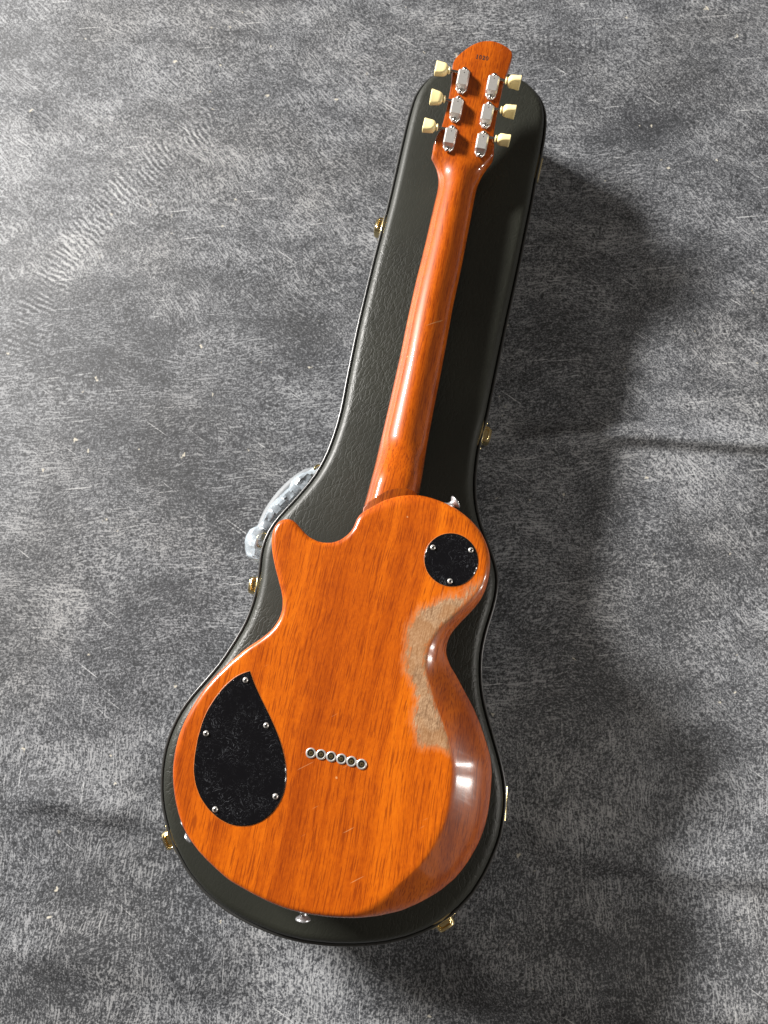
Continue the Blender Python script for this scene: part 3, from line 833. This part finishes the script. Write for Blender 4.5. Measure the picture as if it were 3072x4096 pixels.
bd = np.array(BODY, float) * S
bxy = bd[:, [1, 0]]                       # local x = across, y = along
bn = inward(bxy)
drop_, wid = bd[:, 2], bd[:, 3]
body = MB()
rings = []
zf = ZB - 0.046
for d, z in ((0.10, zf - 0.011), (0.07, zf - 0.0105), (0.045, zf - 0.008), (0.025, zf - 0.004), (0.010, zf - 0.0012), (0.0025, zf), (0.0006, zf + 0.0008), (0.0, zf + 0.0025)):
    q = bxy + bn * min(d, 0.012)
    if d > 0.012:                          # deeper rings shrink toward the middle so they cannot cross
        cen = np.array((0.0, 0.2))
        q = q + (cen - q) * min(0.97, (d - 0.012) * 8.5)
    rings.append([(x, y, z - LID) for x, y in q])
for k in range(11):
    a = R(90) * k / 10
    ring = []
    for (x, y), (nx_, ny_), dr, w in zip(bxy, bn, drop_, wid):
        # small radius on most of the rim, a long planed slope on the contoured flank
        e = 2.0 if w < 0.010 else max(1.18, 2.0 - (w - 0.010) * 40)
        ca, sa = math.cos(a) ** (2 / e), math.sin(a) ** (2 / e)
        h = w * (1 - ca)
        z = ZB - dr + dr * sa
        ring.append((x + nx_ * h, y + ny_ * h, z - LID))
    rings.append(ring)
body.grid(rings, True, True, False)
inner = np.array([(p[0], p[1]) for p in rings[-1]])
V, F = fill(inner, 0.0046, 0.0028)
b0 = len(body.v)
body.v += [(x, y, ZB - LID) for x, y in V]
body.f += [tuple(b0 + i for i in f) for f in F]
bo = body.build('body', M_BODY, gtr, 70)
bmx = bmesh.new()
bmx.from_mesh(bo.data)
bmesh.ops.remove_doubles(bmx, verts=bmx.verts, dist=1e-5)
bmesh.ops.recalc_face_normals(bmx, faces=bmx.faces)
bmx.to_mesh(bo.data)
bmx.free()
bo.data.polygons.foreach_set('use_smooth', [True] * len(bo.data.polygons))
wp = np.array(WEAR, float)[:, ::-1] * S
co = np.array([v.co[:] for v in bo.data.vertices])
sd = polydist(co[:, :2], wp)
sd = np.where(inside(co[:, :2], wp), sd, -sd)
sd[co[:, 2] < ZB - LID - 0.0022] = -0.02
at = bo.data.attributes.new('wear', 'FLOAT', 'POINT')
at.data.foreach_set('value', sd.astype(np.float32))

# neck: a D-shaped loft that swells into the heel and flares into the headstock
NLa, NRa = np.array(NL, float) * S, np.array(NR, float) * S


def relax(A, n=160, it=14):
    """resample a traced edge finely and ease out the tracing jitter"""
    s = np.r_[0, np.cumsum(np.linalg.norm(np.diff(A, axis=0), axis=1))]
    tq = np.linspace(0, s[-1], n)
    B_ = np.stack([np.interp(tq, s, A[:, 0]), np.interp(tq, s, A[:, 1])], 1)
    for _ in range(it):
        B_[1:-1] = 0.25 * B_[:-2] + 0.5 * B_[1:-1] + 0.25 * B_[2:]
    return B_


NLs, NRs = relax(NLa[:18]), relax(NRa[:18])
TH = math.atan(0.2126)


def zhead(u):
    return 0.150 + (u - 0.90) * 0.2126


def sm(x, a, b):
    t = min(1, max(0, (x - a) / (b - a)))
    return t * t * (3 - 2 * t)


secs = []
us = list(np.linspace(0.437, 0.53, 22)) + list(np.linspace(0.54, 0.868, 28)) + list(np.linspace(0.874, 0.954, 40))
NS = 44
for u in us:
    vl = float(np.interp(u, NLs[:, 0], NLs[:, 1])) if u < 0.9275 else float(np.interp(u, (0.9275, 0.9363, 0.9463, 0.956), (-0.0428, -0.0428, -0.0412, -0.0375)))
    vr = float(np.interp(u, NRs[:, 0], NRs[:, 1])) if u < 0.9372 else float(np.interp(u, (0.9372, 0.9522, 0.958), (0.0390, 0.0360, 0.034)))
    ze = 0.132 - 0.004 * (min(u, 0.90) - 0.45)
    k = sm(u, 0.885, 0.950)
    zb_ = ze + 0.0265 - 0.0020 * sm(u, 0.5, 0.885)
    if u > 0.885:
        zn = 0.1303 + 0.0245
        zb_ = (zn + 0.03 * (u - 0.885)) * (1 - k) + (zhead(u) - 0.0004) * k
    heel = 1 - sm(u, 0.463, 0.532)
    zb_ += heel * (0.1795 - zb_)
    zl = ze * (1 - k) + (zhead(u) - 0.0150) * k
    e = 1.70 + 1.3 * heel
    a, c = (vr - vl) / 2, (vr + vl) / 2
    kb = sm(u, 0.902, 0.948)
    hgt = zb_ - zl
    rc = 0.0030
    side, top = hgt - rc, 2 * a - 2 * rc
    per = 2 * side + top + math.pi * rc
    ring = []
    for j in range(NS + 1):
        th = math.pi * j / NS
        ca, sa = math.cos(th), math.sin(th)
        x = c - a * math.copysign(abs(ca) ** (2 / e), ca)
        z = zl + hgt * abs(sa) ** (2 / e)
        # the same point on a rounded slab
        q = per * j / NS
        if q < side:
            bx, bz = -a, q
        elif q < side + math.pi / 2 * rc:
            w = (q - side) / rc
            bx, bz = -a + rc - rc * math.cos(w), side + rc * math.sin(w)
        elif q < side + math.pi / 2 * rc + top:
            bx, bz = -a + rc + (q - side - math.pi / 2 * rc), hgt
        elif q < side + math.pi * rc + top:
            w = (q - side - math.pi / 2 * rc - top) / rc
            bx, bz = a - rc + rc * math.sin(w), side + rc * math.cos(w)
        else:
            bx, bz = a, per - q
        ring.append(P3(u, x * (1 - kb) + (c + bx) * kb, z * (1 - kb) + (zl + bz) * kb))
    ring.append(P3(u, vr - 0.0003, zl - 0.001))
    ring.append(P3(u, vl + 0.0003, zl - 0.001))
    secs.append(ring)
nk = MB()
nk.grid(secs, True, True, True)
nk.build('neck', M_NECK, gtr, 60)
# smooth the traced edges a little
fb = MB()
rr = []
for u in list(np.linspace(0.30, 0.885, 30)):
    vl = float(np.interp(u, NLs[:, 0], NLs[:, 1])) if u > 0.436 else -0.033
    vr = float(np.interp(u, NRs[:, 0], NRs[:, 1])) if u > 0.466 else 0.0295
    z = 0.132 - 0.004 * (u - 0.45) - 0.0011
    rr.append([P3(u, vl - 0.0003, z), P3(u, vr + 0.0003, z), P3(u, vr + 0.0003, z - 0.0055), P3(u, (vl + vr) / 2, z - 0.0068), P3(u, vl - 0.0003, z - 0.0055)])
fb.grid(rr, True, True, True)
fb.build('fretboard', M_ROSE, gtr, 30)
# heel block: a ledge a little below the back
hl = np.array(HEEL, float) * S
hl = np.vstack([hl, [(0.425, 0.040), (0.405, 0.0), (0.410, -0.030)]])
hb = MB()
hx = hl[:, ::-1]
hn = inward(hx)
rg = []
for d, z in ((0.0, 0.150), (0.0, 0.1808), (0.0004, 0.1816), (0.0012, 0.1820)):
    q = hx + hn * d
    rg.append([(x, y, z - LID) for x, y in q])
hb.grid(rg, True, True, True)
hb.build('heel', M_HEEL, gtr, 40)

# headstock, tilted back
hd = np.array(HEAD, float) * S
hd = hd[(hd[:, 0] > 0.944)]
sdl = [(0.9445, -0.0376)]
sdr = [(0.9445, 0.0345)]
ol = np.vstack([sdl, hd, sdr])
t_ = np.r_[0, np.cumsum(np.linalg.norm(np.diff(ol, axis=0), axis=1))]
tt = np.linspace(0, t_[-1], 110)
ol = np.stack([np.interp(tt, t_, ol[:, 0]), np.interp(tt, t_, ol[:, 1])], 1)
for _ in range(3):
    ol[1:-1] = 0.25 * ol[:-2] + 0.5 * ol[1:-1] + 0.25 * ol[2:]
hx = ol[:, ::-1]
hn = inward(hx)
hs = MB()
rg = []
for d, off in ((0.0008, -0.0150), (0.0, -0.0142), (0.0, -0.0016), (0.0005, -0.0004), (0.0016, 0.0)):
    q = hx + hn * d
    rg.append([(x, y, zhead(y) + off - LID) for x, y in q])
hs.grid(rg, True, True, True)
head = hs.build('headstock', M_NECK, gtr, 35)

# stamped number
DIG = {'1': [[(0.2, 0.0), (0.8, 0.0), (0.8, 0.09), (0.64, 0.11), (0.64, 1.0), (0.52, 1.0), (0.22, 0.86), (0.22, 0.78), (0.38, 0.80), (0.38, 0.11), (0.2, 0.09)]],
       '2': [[(0.08, 0.0), (0.92, 0.0), (0.96, 0.36), (0.87, 0.36), (0.80, 0.20), (0.42, 0.20), (0.78, 0.48), (0.92, 0.66), (0.90, 0.84), (0.74, 0.97), (0.48, 1.0), (0.24, 0.95), (0.10, 0.80), (0.14, 0.66), (0.28, 0.62), (0.38, 0.70), (0.34, 0.84), (0.46, 0.92), (0.58, 0.88), (0.64, 0.74), (0.54, 0.54), (0.08, 0.10)]]}
sp = np.array(SERIAL[0], float) * S
tx = MB()
DW, DH = 0.0039, 0.0056
for i, ch in enumerate('1020'):
    ox = sp[1] + (i - 1.5) * 0.0044 - DW / 2
    oy = sp[0] - DH / 2

    def pt(a, b):
        y = oy + b * DH
        return (ox + a * DW, y, zhead(y) + 0.00016 - LID)
    if ch == '0':
        n = 20
        ro = [pt(0.5 + 0.46 * math.cos(2 * math.pi * k / n), 0.5 + 0.51 * math.sin(2 * math.pi * k / n)) for k in range(n)]
        ri = [pt(0.5 + 0.21 * math.cos(2 * math.pi * k / n), 0.5 + 0.41 * math.sin(2 * math.pi * k / n)) for k in range(n)]
        tx.grid([ro, ri], True)
    else:
        for poly in DIG[ch]:
            vo, eo, fo_, *_r = delaunay_2d_cdt([Vector(p) for p in poly], [(k, (k + 1) % len(poly)) for k in range(len(poly))], [], 1, 1e-6)
            b0 = len(tx.v)
            tx.v += [pt(p[0], p[1]) for p in vo]
            tx.f += [tuple(b0 + q for q in f) for f in fo_]
ser = tx.build('serial_number', M_INK, gtr, 0)
ser['label'] = 'black stamped number 1020'


# tuners
def tuner_proto():
    b = MB()
    out = [(-0.0068, -0.0125), (0.0068, -0.0125), (0.0068, 0.0125), (0.0045, 0.0150), (0.0030, 0.0172), (-0.0030, 0.0172), (-0.0045, 0.0150), (-0.0068, 0.0125)]
    out = [(-0.0030, -0.0172), (0.0030, -0.0172), (0.0045, -0.0150), (0.0068, -0.0125)] + out[2:] + [(-0.0068, -0.0125), (-0.0045, -0.0150)]
    b.grid([[(x, y, 0.0) for x, y in out], [(x, y, 0.0011) for x, y in out], [(x * 0.94, y * 0.98, 0.0015) for x, y in out]], True, True, True)
    base = b.build('tuner', M_HOUSING, None, 30)
    c = MB()
    # housing: long bevelled lid over curled-up sides, ends closed by sloping facets
    def sec(y, hw, h, ch):
        return [(-hw, y, 0.0014), (-hw, y, h - ch), (-hw + ch * 0.75, y, h), (hw - ch * 0.75, y, h), (hw, y, h - ch), (hw, y, 0.0014)]
    c.grid([sec(-0.0122, 0.0052, 0.0032, 0.0010), sec(-0.0098, 0.0074, 0.0078, 0.0022), sec(-0.0092, 0.0076, 0.0088, 0.0024), sec(0.0096, 0.0076, 0.0088, 0.0024), sec(0.0102, 0.0074, 0.0076, 0.0022), sec(0.0120, 0.0052, 0.0032, 0.0010)], False, False, False)
    n6 = len(c.v)
    c.f += [(0, 5, 4, 3, 2, 1), tuple(range(n6 - 6, n6))]
    cv = c.build('tuner_cover', M_HOUSING, base, 25)
    h = MB()
    h.lathe([(0.0007, 0.0), (0.00068, 0.00012)], 10, Matrix.Translation((0.0004, 0.0062, 0.00876)))
    h.build('oil_hole', M_BLACK, base, 0)
    for y in (-0.0147, 0.0147):
        s = MB()
        s.lathe([(0.0031, 0), (0.0031, 0.0006), (0.0026, 0.0018), (0.0013, 0.0026), (0.0001, 0.0028)], 14, Matrix.Translation((0, y, 0.0013)))
        s.build('tuner_screw', M_NICKEL, base, 60)
    return base


def key(base, side, reach, up, ang):
    """worm shaft with a collared tulip button turned by ang"""
    M0 = Matrix.Translation((0, up, 0.0042)) @ Matrix.Rotation(R(90) * side, 4, 'Y') @ Matrix.Rotation(ang, 4, 'Z')
    s = MB()
    s.lathe([(0.0019, 0.004), (0.0019, reach - 0.012)], 12, M0)
    sh = s.build('tuner_shaft', M_NICKEL, base, 60)
    b = MB()
    z0 = reach - 0.0135
    b.lathe([(0.0020, z0), (0.0040, z0 + 0.0004), (0.0046, z0 + 0.0014), (0.0040, z0 + 0.0025), (0.0030, z0 + 0.0034)], 18, M0, True)
    rings = []
    for z, hw, ht in ((0.0030, 0.0030, 0.0030), (0.0042, 0.0046, 0.0046), (0.0062, 0.0068, 0.0058), (0.0095, 0.0080, 0.0056), (0.0140, 0.0087, 0.0050), (0.0178, 0.0094, 0.0050), (0.0194, 0.0096, 0.0049), (0.0200, 0.0090, 0.0043)):
        ring = []
        for k in range(24):
            a = 2 * math.pi * k / 24
            e = 1.0 if z < 0.004 else 0.55
            ring.append(tuple(M0 @ Vector((ht * math.copysign(abs(math.cos(a)) ** e, math.cos(a)), hw * math.copysign(abs(math.sin(a)) ** e, math.sin(a)), z0 + z))))
        rings.append(ring)
    b.grid(rings, True, True, True)
    b.build('tuner_button', M_IVORY, base, 45)


proto = tuner_proto()
tp = np.array(TUNER, float) * S
kp = np.array(KEY, float) * S
angs = [0.12, -0.30, 0.22, 1.30, 1.36, 1.52]
for i in range(6):
    t = proto if i == 5 else copy_tree(proto)
    t.parent = gtr
    u, v = tp[i]
    u -= 0.0008
    t.location = P3(u, v, zhead(u) + 0.0002)
    t.rotation_euler = (TH, 0, 0)
    side = -1 if v < 0 else 1
    key(t, side, abs(kp[i, 1] - v), float(kp[i, 0] - u) - 0.0010, angs[i])


# phillips screws
def screw_proto():
    b = MB()
    b.lathe([(0.0029, -0.0006), (0.0030, 0.0003), (0.0027, 0.0011), (0.0018, 0.0018), (0.0007, 0.0020), (0.0001, 0.00205)], 20)
    o = b.build('screw', M_HOUSING, None, 60)
    c = MB()
    c.box((0, 0, 0.0016), (0.0034, 0.0011, 0.0013))
    c.box((0, 0, 0.00162), (0.0011, 0.0034, 0.00132))
    c.build('cross_slot', M_BLACK, o, 0)
    return o


screw0 = screw_proto()
first = [True]


def screw(parent, u, v, z, rot):
    o = screw0 if first[0] else copy_tree(screw0)
    first[0] = False
    o.parent = parent
    o.location = P3(u, v, z)
    o.rotation_euler = (0, 0, rot)
    return o


def cover(name, poly, label):
    """inlaid plate: raised wood-coloured ring as the lit recess wall, chamfered black plate slightly proud"""
    n = inward(poly)
    r = MB()
    def rg(d, z): return [(x, y, z - LID) for x, y in poly + n * d]
    r.grid([rg(-0.0006, ZB + 0.00005), rg(-0.0004, ZB + 0.00030), rg(-0.0001, ZB + 0.00030), rg(0.0003, ZB - 0.0005)], True)
    c = MB()
    c.grid([rg(0.0001, ZB - 0.0006), rg(0.0002, ZB + 0.0005), rg(0.0009, ZB + 0.0010)], True, True, False)
    inn = poly + n * 0.0009
    V, F = fill(inn, 0.012, 0.006)
    b0 = len(c.v)
    c.v += [(x, y, ZB + 0.0010 - LID) for x, y in V]
    c.f += [tuple(b0 + i for i in f) for f in F]
    o = c.build(name, M_COVER, gtr, 30)
    o['label'] = label
    r.build('lit_edge_ring', M_RIM, o, 60)
    return o


tear = np.array(TEAR[:-1], float)[:, ::-1] * S
cv = cover('control_cover', tear, 'scratched black teardrop cover plate with five screws')
rs = random.Random(2)
for u, v in TSCREW:
    screw(cv, u * S, v * S, ZB + 0.0010, rs.uniform(0, 3))
(ru, rv), rr_ = ROUND
circ = np.array([(rv * S + rr_ * S * math.cos(2 * math.pi * k / 72), ru * S + rr_ * S * math.sin(2 * math.pi * k / 72)) for k in range(72)])
cv2 = cover('switch_cover', circ, 'scratched round black cover plate with three screws')
for u, v in RSCREW:
    screw(cv2, u * S, v * S, ZB + 0.0010, rs.uniform(0, 3))

# string ferrules
fb0 = MB()
fb0.lathe([(0.0054, -0.0004), (0.0054, 0.0004), (0.0049, 0.0009), (0.0041, 0.0009), (0.0036, 0.0003), (0.0034, -0.0006)], 28, None, False)
fe = fb0.build('string_ferrule', M_HOUSING, gtr, 50)
w0 = MB()
w0.lathe([(0.0001, 0.00005), (0.0036, 0.00005)], 20, None, False)
w0.build('ferrule_well', M_BLACK, fe, 0)
bb = MB()
bb.lathe([(0.0021, 0.0), (0.0022, 0.0006), (0.0016, 0.0008), (0.0007, 0.0007), (0.0006, 0.0001)], 14, Matrix.Translation((0.0002, -0.0001, 0)), False)
bb.build('ball_end', M_BRASS, fe, 40)
for i, (u, v) in enumerate(FERR):
    o = fe if i == 0 else copy_tree(fe, gtr)
    o.location = P3(u * S, v * S, ZB + 0.0003)
    o.rotation_euler = (0, 0, i * 1.3)


# strap buttons
def strap(a, b, z):
    A = Vector(P3(a[0], a[1], z))
    B = Vector(P3(b[0], b[1], z))
    d = (B - A).normalized()
    M = d.to_track_quat('Z', 'Y').to_matrix().to_4x4()
    M.translation = A - d * 0.002
    m = MB()
    m.lathe([(0.0066, 0.0), (0.0064, 0.0018), (0.0044, 0.0040), (0.0036, 0.0070), (0.0042, 0.0098), (0.0072, 0.0118), (0.0080, 0.0128), (0.0078, 0.0138), (0.0060, 0.0147), (0.0030, 0.0149)], 26, M)
    o = m.build('strap_button', M_SATIN, gtr, 50)
    s = MB()
    s.lathe([(0.0034, 0.0146), (0.0032, 0.0156), (0.0018, 0.0162), (0.0001, 0.0163)], 16, M)
    s.build('strap_screw', M_NICKEL, o, 50)


sb = np.array(STRAP, float) * S
strap((sb[0][0] + 0.005, sb[0][1]), sb[1], ZB - 0.022)
strap(sb[2], sb[3], ZB - 0.020)

# output jack on the lower left flank
jk = np.array(JACK, float) * S
jc = jk[1] * 0.5 + jk[2] * 0.5
i = int(np.argmin(np.linalg.norm(bxy - jc[::-1], axis=1)))
o2 = -bn[i]
jo, ja = Vector((o2[0], o2[1], 0)), Vector((-o2[1], o2[0], 0))
M = Matrix((ja, Vector((0, 0, 1)), jo)).transposed().to_4x4()
M.translation = Vector((bxy[i][0], bxy[i][1], ZB - 0.022 - LID))
j1 = MB()
ring = [(0.021 * math.copysign(abs(math.cos(a)) ** 0.7, math.cos(a)), 0.0125 * math.copysign(abs(math.sin(a)) ** 0.7, math.sin(a))) for a in [2 * math.pi * k / 28 for k in range(28)]]
j1.grid([[tuple(M @ Vector((x * s, y * s, z))) for x, y in ring] for s, z in ((1, -0.002), (1, 0.0014), (0.95, 0.0022))], True, True, True)
jp = j1.build('jack_plate', M_BLACK, gtr, 40)
j2 = MB()
j2.lathe([(0.0078, 0.0020), (0.0078, 0.0050), (0.0070, 0.0058), (0.0048, 0.0058), (0.0046, 0.0030)], 6, M, False)
j2.lathe([(0.0050, 0.0020), (0.0050, 0.0076), (0.0042, 0.0080), (0.0036, 0.0074), (0.0035, 0.0020)], 20, M, False)
j2.build('jack_nut', M_SATIN, jp, 30)
for sx in (-0.0165, 0.0165):
    j3 = MB()
    j3.lathe([(0.0026, 0.0020), (0.0024, 0.0032), (0.0012, 0.0040), (0.0001, 0.0041)], 12, M @ Matrix.Translation((sx, 0, 0)))
    j3.build('jack_screw', M_SATIN, jp, 60)

# what the guitar rests on, underneath
bz = MB()
bz.box(P3(0.185, 0, 0.1265), (0.082, 0.020, 0.020))
bz.build('bridge', M_NICKEL, gtr, 30, bevel=0.002)
for u in (0.225, 0.345):
    pk = MB()
    pk.box(P3(u, 0, 0.130), (0.088, 0.040, 0.020))
    pk.build('pickup', M_BLACK, gtr, 30, bevel=0.002)
